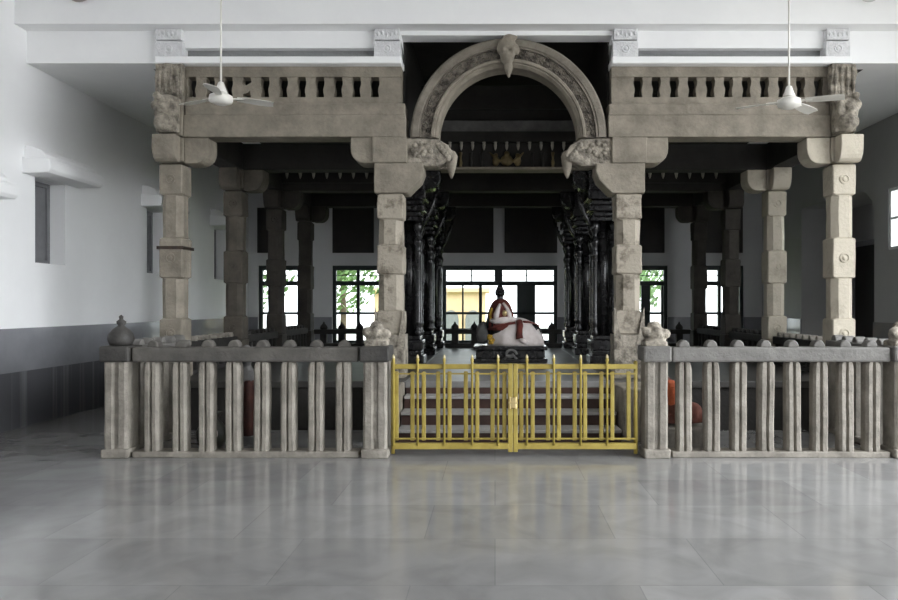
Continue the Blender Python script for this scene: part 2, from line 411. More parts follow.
def base_leaf(b, cx, cy, h, z0, z1):
    """pointed leaf cut on the corners of a base block"""
    for sx in (-1, 1):
        b.loft([[(cx+sx*(h+.012), cy-h-.012, z0), (cx+sx*(h-.10), cy-h-.012, z0), (cx+sx*(h+.004), cy-h+.06, z0)],
                [(cx+sx*(h+.006), cy-h-.006, z1), (cx+sx*(h-.006), cy-h-.004, z1), (cx+sx*(h+.002), cy-h+.01, z1)]])
SECT = [(.98, 1.36, 'sq'), (1.36, 1.87, 'oct'), (1.87, 2.39, 'sq'), (2.39, 2.93, 'oct'), (2.93, 3.33, 'sq')]
def lobe(x0, x1, zt, zb, rnd):
    """corbel arm outline from x0 (root) to x1 (tip), lower tip corner rounded"""
    s = 1 if x1 > x0 else -1
    pts = [(x0, zt), (x1, zt), (x1, zt-(zt-zb)*.42)]
    for k in range(1, 6):
        a = PI/2*k/5
        pts.append((x1 - s*rnd*(1-math.cos(a)), zt-(zt-zb)*.42 - (zt-zb)*.58*math.sin(a)))
    pts.append((x0, zb))
    return pts
CT, CB = 3.66, 3.33
def outer_pillar(cx, cy, inward, m, label, front=True, band=False, group=None, seed=0):
    t = thing('stone_pillar', label, 'pillar', (cx, cy, PL), group)
    b = MB().box(cx-.160, cx+.160, cy-.160, cy+.160, PL, .98).cut(3).rough(.006, 6, seed)
    b.build('base', m, t, bevel=.014)
    b = shaft_mb(cx, cy, SECT, .147, .007, seed)
    if front:
        for z in (3.13, 2.13, 1.17): rosette(b, cx, cy-.147, z, .062)
    b.build('shaft', m, t)
    b = MB()
    b.box(cx-.175, cx+.175, cy-.175, cy+.175, CB+.02, CT)
    b.prism_y(lobe(cx+inward*.18, cx+inward*.48, CT, CB, .16), cy-.155, cy+.155)
    if front:
        pr = [(2*cy-y-0, z) for y, z in lobe(cy+.18, cy+.36, CT, CB, .12)]
        b.prism_x(pr, cx-.14, cx+.14)
    b.cut(1).rough(.007, 5, seed+3)
    b.build('corbel', m, t, bevel=.012)
    if band:
        e, g = .168, .150
        b = MB().box(cx-e, cx+e, cy-e, cy-g, 2.24, 2.28)
        b.box(cx-e, cx-g, cy-g, cy+e, 2.24, 2.28); b.box(cx+g, cx+e, cy-g, cy+e, 2.24, 2.28)
        b.build('iron_band', M['strap'], t)
    return t
PCY = DF + .16
OL, OR_, IL, IR = X(170,DF), X(845,DF), X(390,DF), X(629,DF)
ROWS = [PCY, 11.40, 13.50, 15.60]
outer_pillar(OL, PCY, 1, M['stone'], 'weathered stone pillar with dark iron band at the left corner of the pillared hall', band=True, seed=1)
outer_pillar(OR_, PCY, -1, M['pale'], 'pale lit stone pillar with roundels at the right corner of the pillared hall', seed=2)
pl2 = outer_pillar(OL, ROWS[1], 1, M['innerpil'], 'shaded stone pillar just behind the banded left corner pillar', seed=3)
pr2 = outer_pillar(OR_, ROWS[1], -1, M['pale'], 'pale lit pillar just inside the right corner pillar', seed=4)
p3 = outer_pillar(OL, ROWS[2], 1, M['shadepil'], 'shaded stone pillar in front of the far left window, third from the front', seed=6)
c = copy_tree(p3); c.location.y = ROWS[3]; c['label'] = 'deeply shaded stone pillar right of the far left window, last of its row'
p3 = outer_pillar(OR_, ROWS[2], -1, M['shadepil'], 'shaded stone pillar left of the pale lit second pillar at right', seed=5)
c = copy_tree(p3); c.location.y = ROWS[3]; c['label'] = 'deeply shaded stone pillar left of the narrow bright window at far right'

def inner_pillar(cx, s, label, seed):
    """tall pillar of the central bay; s = direction of the bay centre"""
    cy = PCY
    t = thing('stone_pillar', label, 'pillar', (cx, cy, PL))
    b = MB().box(cx-.185, cx+.185, cy-.185, cy+.185, PL, 1.15).cut(3).rough(.01, 6, seed)
    base_leaf(b, cx, cy, .185, 1.0, 1.5)
    b.build('base', M['carved'], t, bevel=.014)
    b = shaft_mb(cx, cy, [(1.15,1.46,'sq'),(1.46,1.92,'oct'),(1.92,2.30,'sq'),(2.30,2.62,'oct'),(2.62,2.95,'sq')], .165, .012, seed)
    b.build('shaft', M['stained'], t)
    h = .20
    z0, z1 = 2.95, 3.33
    pts = [(cx-s*h, z1), (cx+s*.42, z1), (cx+s*.43, z1-.10), (cx+s*.38, z1-.22), (cx+s*.29, z1-.31), (cx+s*.22, z0), (cx-s*h, z0)]
    b = MB().prism_y(pts, cy-.19, cy+.19).cut(1).rough(.006, 5, seed)
    b.build('capital_block', M['stone'], t, bevel=.014)
    b = MB(); b.box(cx-.22, cx+.22, cy-.2, cy+.2, CB, CT)
    b.prism_y(lobe(cx-s*.2, cx-s*.50, CT, CB, .16), cy-.17, cy+.17)
    b.cut(1).rough(.006, 5, seed+2)
    b.build('corbel', M['stone'], t, bevel=.014)
    # flower bracket hanging into the bay
    b = MB()
    b.prism_y([(cx+s*.2, CT), (cx+s*.60, CT-.01), (cx+s*.74, CT-.09), (cx+s*.81, CT-.20), (cx+s*.80, CT-.29), (cx+s*.70, CT-.31), (cx+s*.60, CT-.36), (cx+s*.2, CT-.36)], cy-.15, cy+.15)
    q = b.build('flower_bracket', M['carved'], t, bevel=.03, seg=3)
    b = MB().lathe(cx+s*.775, cy-.05, [(.01, CT-.50), (.03, CT-.46), (.055, CT-.38), (.07, CT-.30), (.08, CT-.22), (.05, CT-.16), (.01, CT-.14)], 14)
    b.build('bud', M['stone'], q, smooth=True)
    b = MB()
    for k in range(9):
        a = k*.75
        b.ball((cx+s*(.38+.13*math.cos(a)*(1-k/14)), cy-.15, CT-.17+.11*math.sin(a)*(1-k/14)), (.04, .03, .035), 8, 6)
    for k in range(5): b.ball((cx+s*(.62+.03*k), cy-.15, CT-.10-.04*k), (.035, .03, .045), 8, 6)
    b.build('scroll_carving', M['carved'], q, smooth=True)
    return t
inner_pillar(IL, 1, 'stained stone pillar carrying the left foot of the arch', 11)
inner_pillar(IR, -1, 'flaking stone pillar carrying the right foot of the arch', 12)

# polished black clustered columns down the central nave
def black_column(cx, cy, s, label):
    t = thing('black_column', label, 'column', (cx, cy, PL), 'polished black columns of the nave')
    b = MB()
    for z0, z1, h in ((PL, .74, .24), (.74, .82, .20), (.82, .98, .225), (.98, 1.05, .18)): b.box(cx-h, cx+h, cy-h, cy+h, z0, z1)
    b.build('base', M['black'], t, bevel=.02, seg=3)
    b = MB().lathe(cx, cy, [(.09, 1.05), (.09, 3.0)], 16); b.build('core', M['black'], t, smooth=True)
    for sx in (-1, 1):
        for sy in (-1, 1):
            x, y = cx+sx*.15, cy+sy*.15
            pr = [(.055,1.05),(.06,1.10),(.04,1.14),(.042,1.2),(.055,1.24),(.045,1.28),(.045,2.30),(.06,2.34),(.045,2.38),(.045,2.44),(.068,2.5),(.07,2.54),(.04,2.6),(.04,2.64),(.065,2.7),(.085,2.78),(.06,2.84)]
            MB().lathe(x, y, pr, 14).build('colonnette', M['black'], t, smooth=True)
    b = MB()
    for z0, z1, h in ((2.84, 2.92, .235), (2.92, 3.0, .20), (3.0, 3.1, .26), (3.1, 3.18, .22), (3.18, 3.33, .28)): b.box(cx-h, cx+h, cy-h, cy+h, z0, z1)
    b.build('capital', M['black'], t, bevel=.025, seg=3)
    b = MB(); b.box(cx-.25, cx+.25, cy-.22, cy+.22, 3.33, 3.65)
    b.prism_y(lobe(cx-.2, cx-.5, 3.65, 3.35, .18), cy-.14, cy+.14); b.prism_y(lobe(cx+.2, cx+.5, 3.65, 3.35, .18), cy-.14, cy+.14)
    b.build('corbel', M['black'], t, bevel=.02, seg=3)
    b = MB()
    for k in range(7):
        u = k/6
        b.ball((cx+s*(.25+.20*u), cy-.16, 2.86+.5*u), (.035, .03, .03), 10, 7)
    b.tube([(cx+s*.2, cy-.16, 2.74), (cx+s*.30, cy-.17, 2.92), (cx+s*.38, cy-.17, 3.12), (cx+s*.46, cy-.17, 3.35)], [.02,.035,.035,.03], 10)
    b.build('scroll_bracket', M['black'], t, smooth=True)
    return t
nth = ['front', 'middle', 'rear']
for k in range(3):
    for cx, s, side in ((IL-.02, 1, 'left'), (IR+.02, -1, 'right')):
        black_column(cx, ROWS[k+1], s, 'polished black clustered column, %s one of the %s row beside the nave' % (nth[k], side))

# ------------------------------------------------------------------ stone beams over the pillars
def lintel(x0, x1, label):
    t = thing('stone_lintel', label, 'lintel', ((x0+x1)/2, DF, CT))
    b = MB().box(x0, x1, DF-.03, DF+.29, CT, 3.94).cut(5).rough(.006, 3, x0); b.build('lower_course', M['stone'], t, bevel=.012)
    b = MB().box(x0+.01, x1-.01, DF-.005, DF+.27, 3.94, 4.09).cut(5).rough(.006, 3, x0+5); b.build('upper_course', M['stone'], t, bevel=.012)
lintel(X(184,DF), X(406,DF), 'long weathered stone lintel over the left bay, left of the arch')
lintel(X(608,DF), X(830,DF), 'long weathered stone lintel over the right bay, right of the arch')
def pierced(x0, x1, first, n, pitch, label, broken=None):
    z0, z1, h0, h1 = 4.09, 4.57, Z(96.5,DF), Z(76,DF)
    y0, y1 = DF+.03, DF+.21
    b = MB(); b.box(x0, x1, y0, y1, z0, h0); b.box(x0, x1, y0, y1, h1, z1)
    hw = .052
    prof = [(0,1.0),(.16,1.0),(.26,.86),(.42,.84),(.54,1.0),(.66,1.16),(.84,1.16),(.92,1.02),(1,.98)]
    cs = [first + pitch*k for k in range(n)]
    edges = []
    for k in range(n+1):
        lft = [(x0, h0), (x0, h1)] if k == 0 else [(cs[k-1]+hw*w, h0+(h1-h0)*u) for u, w in prof]
        rgt = [(x1, h0), (x1, h1)] if k == n else [(cs[k]-hw*w, h0+(h1-h0)*u) for u, w in prof]
        b.prism_y(lft + rgt[::-1], y0+.02, y1-.02)
    t = thing('pierced_parapet', label, 'parapet', ((x0+x1)/2, (y0+y1)/2, z0))
    b.build('pierced_panel', M['stone'], t)
    if broken is not None:
        c = cs[broken]
        b = MB().prism_y([(c-.06,h0+.05),(c+.02,h0+.06),(c+.06,h0+.11),(c+.055,h1-.06),(c-.01,h1-.10),(c-.06,h1-.06)], y0+.03, y1-.04).cut(1).rough(.01, 9)
        b.build('broken_infill', M['stone'], t)
    return t
P = 18.4*DF/F
pierced(X(184.3,DF), X(401,DF), X(190,DF), 11, P, 'pierced stone parapet with one blocked opening above the left lintel', 3)
pierced(X(612,DF), X(829.7,DF), X(639,DF), 11, 18.15*DF/F, 'pierced stone parapet with open slots above the right lintel')
# corner carvings above the outer pillars
def corner_carving(cx, label, seed, s):
    t = thing('corner_carving', label, 'carving', (cx, 9.0, CT))
    b = MB().box(cx-.155, cx+.155, 8.98, 9.08, 4.14, 4.56).cut(6).rough(.022, 9, seed)
    for k in range(4): b.tube([(cx-.11+.075*k, 8.985, 4.18), (cx-.11+.075*k, 8.97, 4.35), (cx-.1+.07*k, 8.985, 4.53)], [.015,.025,.015], 8)
    b.build('eroded_block', M['carved'], t)
    xe = (X(184,DF)-.003, cx-.15) if s > 0 else (X(830,DF)+.003, cx+.15)
    MB().box(min(xe), max(xe), 9.032, 9.30, CT+.012, 4.565).build('corner_pier', M['stone'], t, bevel=.01)
    b = MB()
    b.ball((cx, 9.0, 4.08), (.15,.16,.09)); b.ball((cx-s*.03, 8.93, 3.93), (.11,.14,.16)); b.ball((cx, 8.9, 3.80), (.13,.17,.12))
    b.ball((cx-s*.12, 8.9, 4.02), (.05,.06,.07)); b.ball((cx+s*.10, 8.88, 3.98), (.045,.05,.10)); b.ball((cx-s*.08, 8.85, 4.12), (.05,.05,.05))
    b.box(cx-.13, cx+.13, 8.92, 9.03, CT+.03, 4.14)
    b.rough(.02, 11, seed)
    for v in b.bm.verts: v.co.z = max(v.co.z, CT+.012)
    b.build('crouching_figure', M['carved'], t, remesh=.018)
corner_carving(X(172,DF), 'eroded carved corner bracket above the banded left pillar', 21, 1)
corner_carving(X(840,DF), 'eroded carved corner bracket above the right corner pillar', 22, -1)
# whitewashed carved blocks in the plaster beam
for px0, px1, lab in ((158,185,'whitewashed carved block at the far left of the upper beam'), (375,401,'whitewashed carved block left of the arch top'),
                      (612,637,'whitewashed carved block right of the arch top'), (823,847,'whitewashed carved block at the far right of the upper beam')):
    x0, x1 = X(px0,DF), X(px1,DF)
    t = thing('carved_block', lab, 'carved block', ((x0+x1)/2, 9.05, 4.66), 'whitewashed blocks in the beam')
    cx = (x0+x1)/2
    b = MB().box(x0, x1, 9.0, 9.3, 4.66, 4.855); rosette(b, cx, 9.0, 4.757, .05); b.build('lower_block', M['whitewash'], t, bevel=.008)
    b = MB().box(x0+.01, x1-.01, 8.99, 9.3, 4.87, 5.005)
    for k in range(5): b.ball((cx-.11+.055*k, 8.99, 4.94+.012*math.sin(k*2)), (.02,.015,.03), 8, 6)
    b.build('upper_block', M['whitewash'], t, bevel=.008)

# ------------------------------------------------------------------ the arch
AX, AZ = X(508.5,DF), CT
t = thing('carved_arch', 'round carved stone arch between the two central pillars', 'arch', (AX, DF+.1, AZ))
def half_ring(prof, y1, n=64):
    """prof: list of (r, y) front outline from outside in; closed at depth y1"""
    pts = prof + [(prof[-1][0], y1), (prof[0][0], y1)]
    rings = []
    for k in range(n+1):
        a = PI*k/n
        rings.append([(AX+r*math.cos(a), y, AZ+r*math.sin(a)*1.01) for r, y in pts])
    return MB().loft(rings)
f = DF-.02
half_ring([(1.25,f+.03),(1.235,f+.01),(1.22,f),(1.15,f),(1.14,f+.012),(1.125,f+.012),(1.115,f)], DF+.30).build('outer_rim', M['archstone'], t)
half_ring([(.985,f),(.97,f-.012),(.945,f-.012),(.935,f+.012),(.92,f+.012),(.905,f+.03),(.89,f+.05)], DF+.30).build('inner_rim', M['stone'], t)
b = half_ring([(1.115,f+.035),(.985,f+.035)], DF+.29)
for k in range(46):
    a = PI*(k+.7)/47
    if abs(a-PI/2) < .10: continue
    r = 1.05 + .032*(-1)**k
    for q in range(7):
        w = q*.9
        rr = .04*(1-q/9)
        b.ball((AX+r*math.cos(a)+rr*math.cos(w), f+.03, AZ+r*math.sin(a)+rr*math.sin(w)), (.014,.02,.014), 6, 5)
b.build('carved_band', M['archcarved'], t)
b = MB()
b.ball((AX-.02, f-.02, AZ+1.16), (.12,.09,.09)); b.ball((AX-.02, f-.04, AZ+1.03), (.10,.08,.13)); b.ball((AX, f-.03, AZ+.88), (.055,.06,.10)); b.ball((AX, f-.02, AZ+.80), (.025,.03,.06))
b.ball((AX-.10, f-.04, AZ+1.10), (.05,.05,.08)); b.ball((AX+.09, f-.04, AZ+1.10), (.05,.05,.07)); b.ball((AX-.06, f-.10, AZ+1.07), .035); b.ball((AX+.04, f-.10, AZ+1.07), .035)
b.ball((AX+.02, f-.02, AZ+1.25), (.1,.08,.035))
b.rough(.01, 14, 3)
b.build('keystone_mask', M['stone'], t, remesh=.014)

# ------------------------------------------------------------------ dark inner beams (part of the building)
n = [0]
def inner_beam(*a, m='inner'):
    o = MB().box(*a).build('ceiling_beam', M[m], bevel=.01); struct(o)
for cx in (OL, IL, IR, OR_):
    inner_beam(cx-.16, cx+.16, DF+.30, 16.0, CT+.002, 4.08)
for d in ROWS[1:]:
    for a, c in ((OL+.16, IL-.16), (IR+.16, OR_-.16)): inner_beam(a, c, d-.15, d+.15, CT+.003, 4.07)
inner_beam(IL+.16, IR-.16, 15.45, 15.75, CT+.003, 4.07)
inner_beam(IL+.16, IR-.16, 13.35, 13.65, CT+.003, 4.07)
# walls of the raised nave
b = MB(); b.box(NL-.2, NL, 9.4, DK-.02, 4.08, 4.598); b.box(NR, NR+.2, 9.4, DK-.02, 4.08, 4.598)
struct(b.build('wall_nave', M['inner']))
# carved cornice across the nave
d = 11.30
t = thing('nave_cornice', 'dark carved cornice with pale hanging buds across the nave, seen through the arch', 'cornice', (MID, d, 3.65))
x0, x1 = IL+.17, IR-.17
b = MB(); b.box(x0, x1, d-.02, d+.2, 3.69, 4.08); b.box(x0, x1, d-.14, d+.2, 4.08, 4.16); b.box(x0, x1, d+.02, d+.2, 4.42, 5.0); b.box(x0, x1, d-.05, d+.2, 4.62, 4.68)
b.box(x0, x1, d-.1, d+.2, 4.16, 4.25)
b.build('frieze', M['inner'], t)
MB().box(x0, x1, d-.07, d-.001+.02, 4.25, 4.43).build('beam_course', M['greystone'], t, bevel=.01)
b = MB().box(x0, x1, d-.12, d+.2, 3.65, 3.69); b.build('lit_shelf_edge', M['stone'], t, bevel=.005)  # lit lower edge drawn as a strip of lighter stone
nb = 15
for k in range(nb):
    x = x0+.1+(x1-x0-.2)*k/(nb-1)
    MB().lathe(x, d-.11, [(.005, 3.95), (.018, 3.98), (.026, 4.03), (.022, 4.06), (.03, 4.079)], 10).build('hanging_bud', M['pendant'], t, smooth=True)
for k in range(16):
    x = x0+.14+(x1-x0-.28)*k/15
    if abs(k-7.5) < 2: continue
    MB().lathe(x, d-.06, [(.03,3.69),(.02,3.72),(.03,3.76),(.015,3.84),(.025,3.9),(.03,3.93)], 10).build('baluster', M['inner'] if k % 3 else M['gold'], t, smooth=True)
b = MB(); cx = (x0+x1)/2
b.ball((cx, d-.07, 3.80), (.10,.05,.09)); b.ball((cx, d-.09, 3.90), .045)
for s in (-1, 1):
    b.ball((cx+s*.17, d-.06, 3.79), (.06,.04,.08)); b.ball((cx+s*.17, d-.08, 3.88), .035)
    b.tube([(cx+s*.1, d-.08, 3.78), (cx+s*.2, d-.1, 3.85), (cx+s*.27, d-.08, 3.93)], [.03,.025,.01], 8)
b.build('gilded_figures', M['gold'], t, remesh=.012)
# side cornices
for x0, x1, lab in ((OL+.17, IL-.3, 'dark side cornice with small pale buds, behind the left bay'), (IR+.3, OR_-.17, 'dark side cornice with small pale buds, behind the right bay')):
    d = 13.32
    t = thing('side_cornice', lab, 'cornice', ((x0+x1)/2, d, 3.82))
    b = MB(); b.box(x0, x1, d-.16, d+.02, 4.075, 4.2); b.box(x0, x1, d-.05, d+.02, 3.80, 4.075)
    b.build('frieze', M['inner'], t)
    k = 0; x = x0+.12
    while x < x1-.05:
        MB().lathe(x, d-.12, [(.006, 3.86), (.022, 3.90), (.034, 3.97), (.028, 4.03), (.036, 4.074)], 10).build('hanging_bud', M['pendant'], t, smooth=True)
        x += .245

# ------------------------------------------------------------------ dark boards above the far windows
for a, c, lab in ((258,276.5,'dark narrow board above the far left window'), (333,374,'dark board above the window left of the arch pillar'),
                  (442,493.5,'left of the two dark boards above the central window'), (504.5,557,'right of the two dark boards above the central window'),
                  (625,664,'dark board above the window right of the arch'), (702,742,'dark board above the narrow bright window at far right')):
    x0, x1 = K(a), K(c); z0, z1 = Z(253,DK), Z(208,DK)
    t = thing('wall_board', lab, 'board', ((x0+x1)/2, DK, z0), 'dark boards on the far wall')
    MB().box(x0+.03, x1-.03, DK-.04, DK-.002, z0+.03, z1-.03).build('panel', M['panel'], t)
    b = MB(); b.box(x0, x0+.03, DK-.06, DK-.002, z0, z1); b.box(x1-.03, x1, DK-.06, DK-.002, z0, z1); b.box(x0+.03, x1-.03, DK-.06, DK-.002, z0, z0+.03); b.box(x0+.03, x1-.03, DK-.06, DK-.002, z1-.03, z1)
    b.build('frame', M['panel'], t)

# ------------------------------------------------------------------ front balustrades
def baluster_mb(cx, y0, y1, z0, z1, w, seed):
    r = random.Random(seed)
    h = w/2; cy = (y0+y1)/2; dd = (y1-y0)/2
    plan = [(-h, dd*.6), (-h, -dd*.6), (-h*.72, -dd), (-h*.22, -dd), (0, -dd*.55), (h*.22, -dd), (h*.72, -dd), (h, -dd*.6), (h, dd*.6), (h*.72, dd), (-h*.72, dd)]
    lv = [(0, 1.0), (.03, 1.03), (.06, 1.0), (.3, 1), (.6, 1), (.9, 1), (.955, .97), (.985, .86), (1, .66)]
    tw = r.uniform(-.02, .02); lean = r.uniform(-.006, .006)
    rings = []
    for u, s in lv:
        z = z0+(z1-z0)*u
        rings.append([(cx+lean*u+s*x*math.cos(tw)-y*math.sin(tw), cy+y*(.6+.4*s)+x*math.sin(tw), z) for x, y in plan])
    b = MB().loft(rings)
    return b.rough(.006, 7, seed)
def merlon_mb(cx, cy, z0, w, h, seed, axis='x'):
    pts = [(-.5,0),(-.46,.35),(-.38,.62),(-.22,.86),(0,1),(.22,.86),(.38,.62),(.46,.35),(.5,0)]
    if axis == 'x': b = MB().prism_y([(cx+p*w, z0+q*h) for p, q in pts], cy-.06, cy+.06)
    else: b = MB().prism_x([(cy+p*w, z0+q*h) for p, q in pts], cx-.06, cx+.06)
    return b
zc, zr0, zr1 = .06, Z(362,DB), Z(347.5,DB)
def balustrade(x0, x1, centres, label, m, seed):
    t = thing('stone_balustrade', label, 'balustrade', ((x0+x1)/2, DB+.1, 0))
    b = MB().box(x0, x1, DB, DB+.22, 0, zc).cut(5).rough(.008, 6, seed); b.build('kerb', M['baluster'], t, bevel=.01)
    b = MB().box(x0, x1, DB-.005, DB+.21, zr0, zr1).cut(5).rough(.004, 4, seed); b.build('rail', m, t, bevel=.018)
    for i, c in enumerate(centres):
        x = X(c, DB)
        baluster_mb(x, DB+.02, DB+.17, zc-.004, zr0+.002, .150, seed+i).build('baluster', M['baluster'], t)
        merlon_mb(x, DB+.12, zr1-.004, .12, .078, seed+i).build('merlon', m, t, bevel=.012)
    return t
lc = [149.5, 177.5, 204, 231, 259.5, 286.5, 314, 342]
rc = [686, 714, 741, 768.5, 796, 822.5, 849, 875.5]
balustrade(X(131.5,DB), X(358.5,DB), lc, 'grey stone balustrade left of the yellow gate', M['brownrail'], 100)
balustrade(X(672.5,DB), X(890.5,DB), rc, 'grey stone balustrade with rounded knobs right of the yellow gate', M['rail'], 200)
def post(px0, px1, label, capm, finm, seed, dark=False, shape='dome'):
    x0, x1 = X(px0,DB), X(px1,DB); cx = (x0+x1)/2; h = (x1-x0)/2
    t = thing('balustrade_post', label, 'post', (cx, DB+.11, 0), 'posts of the front balustrade')
    b = MB().box(cx-h-.02, cx+h+.02, DB-.04, DB+.26, 0, .09).cut(2).rough(.008, 7, seed); b.build('foot', M['baluster'], t, bevel=.015)
    plan = [(-h,.12),(-h,-.10),(-h*.8,-.12),(-h*.3,-.12),(-h*.15,-.095),(h*.15,-.095),(h*.3,-.12),(h*.8,-.12),(h,-.10),(h,.12)]
    b = MB().loft([[(cx+x, DB+.11+y, z) for x, y in plan] for z in [.085+(zr0-.085)*k/6 for k in range(7)]]).rough(.006, 6, seed)
    b.build('shaft', M['baluster'], t)
    b = MB().box(cx-h-.03, cx+h+.03, DB-.05, DB+.27, zr0, zr1+.015).cut(2).rough(.006, 7, seed); b.build('cap', capm, t, bevel=.02)
    zt = zr1+.014
    if shape == 'dome':
        pr = [(.10,zt),(.115,zt+.03),(.125,zt+.07),(.115,zt+.12),(.08,zt+.165),(.045,zt+.19),(.03,zt+.205),(.045,zt+.22),(.045,zt+.245),(.02,zt+.262),(.018,zt+.275),(.022,zt+.29),(.004,zt+.31)]
        b = MB().lathe(cx, DB+.11, pr, 20).rough(.006, 8, seed)
        b.build('finial', finm, t, smooth=True)
    else:
        b = MB(); b.box(cx-.11, cx+.11, DB, DB+.22, zt-.01, zt+.05); b.ball((cx, DB+.11, zt+.11), (.12,.11,.09)); b.ball((cx, DB+.11, zt+.20), (.07,.07,.05)); b.ball((cx+.1, DB+.08, zt+.12), (.05,.06,.05)); b.ball((cx-.09, DB+.06, zt+.14), (.05,.05,.05)); b.ball((cx+.01, DB+.03, zt+.14), (.05,.04,.05))
        b.rough(.012, 12, seed); b.build('finial', finm, t, remesh=.014)
    return t
post(104, 127, 'corner post with dark capped dome finial at the left end of the balustrade', M['darkrail'], M['darkrail'], 301)
post(363, 387, 'stone post with lumpy finial at the left side of the yellow gate', M['darkrail'], M['carved'], 302, shape='lump')
post(645.5, 668, 'stone post with lumpy pale finial at the right side of the yellow gate', M['rail'], M['carved'], 303, shape='lump')
post(895, 918, 'corner post at the right end of the balustrade, cut by the picture edge', M['rail'], M['carved'], 304, shape='lump')
# returns from the corner posts to the plinth
def side_run(x, y0, y1, zb, zt, rail_h, n, label, name, mb, mr, merl, w=.15, seed=400):
    t = thing(name, label, 'balustrade', (x, (y0+y1)/2, zb))
    MB().box(x-.1, x+.1, y0, y1, zb, zb+.06).build('kerb', mb, t, bevel=.008)
    MB().box(x-.1, x+.1, y0, y1, zt-rail_h, zt).build('rail', mr, t, bevel=.015)
    for k in range(n):
        y = y0+(y1-y0)*(k+.5)/n
        b = MB(); h = w/2
        b.loft([[(x-.075, y-h*s, z), (x-.09, y-h*.4*s, z), (x-.09, y+h*.4*s, z), (x-.075, y+h*s, z), (x+.075, y+h*s, z), (x+.09, y+h*.4*s, z), (x+.09, y-h*.4*s, z), (x+.075, y-h*s, z)]
                for z, s in ((zb+.05, 1), (zt-rail_h-.05, 1), (zt-rail_h+.003, .8))])
        b.build('baluster', mb, t)
        merlon_mb(x, y, zt-.004, .12 if w > .1 else .09, .075, 0, 'y').build('merlon', merl, t, bevel=.012)
    return t
side_run(X(115.5,DB), DB+.30, PF-.05, 0, zr1, .145, 5, 'short return balustrade running back from the left corner post', 'return_balustrade', M['baluster'], M['rail'], M['rail'])
side_run(X(906.5,DB), DB+.30, PF-.05, 0, zr1, .145, 5, 'short return balustrade running back from the right corner post', 'return_balustrade', M['baluster'], M['rail'], M['rail'])
# low parapets between the outer pillars, on the plinth
gap = [(ROWS[i]+.19, ROWS[i+1]-.19) for i in range(3)]
for x, side, m in ((OL, 'left', M['greystone']), (OR_, 'right', M['greystone'])):
    for i, (a, c) in enumerate(gap):
        lab = {0: 'low parapet with pale lit knobs between the first two pillars on the %s', 1: 'low dark parapet between the second and third pillars on the %s', 2: 'low dark parapet between the last two pillars on the %s'}[i] % side
        side_run(x, a, c, PL, 1.04, .12, 8, lab, 'low_parapet', M['inner'], M['inner'], M['baluster'] if i == 0 else M['inner'], w=.1)  # first-bay knobs get a paler stone in place of the light on them
def back_run(x0, x1, label):
    d = ROWS[3]; n = max(3, round((x1-x0)/.42))
    t = thing('low_parapet', label, 'balustrade', ((x0+x1)/2, d, PL), 'dark parapets before the far windows')
    MB().box(x0, x1, d-.1, d+.1, PL, PL+.1).build('kerb', M['inner'], t, bevel=.008)
    MB().box(x0, x1, d-.1, d+.1, .90, 1.0).build('rail', M['inner'], t, bevel=.012)
    for k in range(n):
        x = x0+(x1-x0)*(k+.5)/n
        MB().box(x-.07, x+.07, d-.07, d+.07, PL+.09, .905).build('baluster', M['inner'], t, bevel=.012)
        MB().lathe(x, d, [(.07,.995),(.085,1.03),(.075,1.07),(.04,1.11),(.02,1.13),(.02,1.15),(.004,1.17)], 14).build('knob', M['inner'], t, smooth=True)
back_run(OL+.2, IL-.25, 'dark knobbed parapet before the left far windows')
back_run(IL+.25, IR-.25, 'dark knobbed parapet before the central far window, behind the draped statue')
back_run(IR+.25, OR_-.2, 'dark knobbed parapet before the right far windows')

# ------------------------------------------------------------------ yellow gate, two leaves
GD = DB+.06
def leaf(px0, px1, pick, bars, stile_at, label):
    x0, x1 = X(px0,DB), X(px1,DB)
    t = thing('gate_leaf', label, 'gate', ((x0+x1)/2, GD, .06), 'leaves of the yellow gate')
    zt0, zt1 = Z(369.5,DB), Z(364.5,DB); zb0, zb1 = Z(450,DB), Z(444,DB)
    MB().box(x0, x1, GD-.022, GD+.022, zt0, zt1).build('top_rail', M['gate'], t, bevel=.006)
    MB().box(x0, x1, GD-.03, GD+.03, zb0, zb1).build('bottom_rail', M['gate'], t, bevel=.006)
    b = MB(); b.box(x0, x1, GD-.008, GD+.008, Z(375,DB), Z(373.6,DB)); b.box(x0, x1, GD-.008, GD+.008, Z(440.5,DB), Z(439,DB)); b.build('inner_rail', M['gate'], t)
    for p in pick:
        x = X(p, DB); y = GD-.034
        MB().lathe(x, y, [(.012, zb1-.02), (.012, Z(362,DB)), (.016, Z(361,DB)), (.016, Z(359.5,DB)), (.012, Z(358.5,DB)), (.010, Z(358,DB))], 10).build('picket', M['gate'], t, smooth=True)
        MB().lathe(x, y, [(.010, Z(358.4,DB)), (.015, Z(357.5,DB)), (.011, Z(356.2,DB)), (.003, Z(354.6,DB))], 10).build('picket_tip', M['pickettip'], t, smooth=True)
    for p in bars:
        x = X(p, DB)
        MB().box(x-.021, x+.021, GD+.009, GD+.03, Z(442,DB), Z(372,DB)).build('flat_bar', M['gate'], t, bevel=.008)
    s0, s1 = X(stile_at[0],DB), X(stile_at[1],DB)
    MB().box(s0, s1, GD-.028, GD+.028, Z(453,DB), Z(364,DB)).build('meeting_stile', M['gate'], t, bevel=.007)
    h = x0 if stile_at[0] > (px0+px1)/2 else x1
    MB().lathe(h, GD+.01, [(.02, .03), (.02, Z(362,DB)), (.004, Z(361,DB))], 12).build('hinge_post', M['gate'], t, smooth=True)
    return t
g1 = leaf(392, 509, [393,417.4,444,472,498], [395.5,411.5,423,437.5,449,465.5,477,492.5,504.5], (508,512.8), 'left leaf of the yellow metal gate')
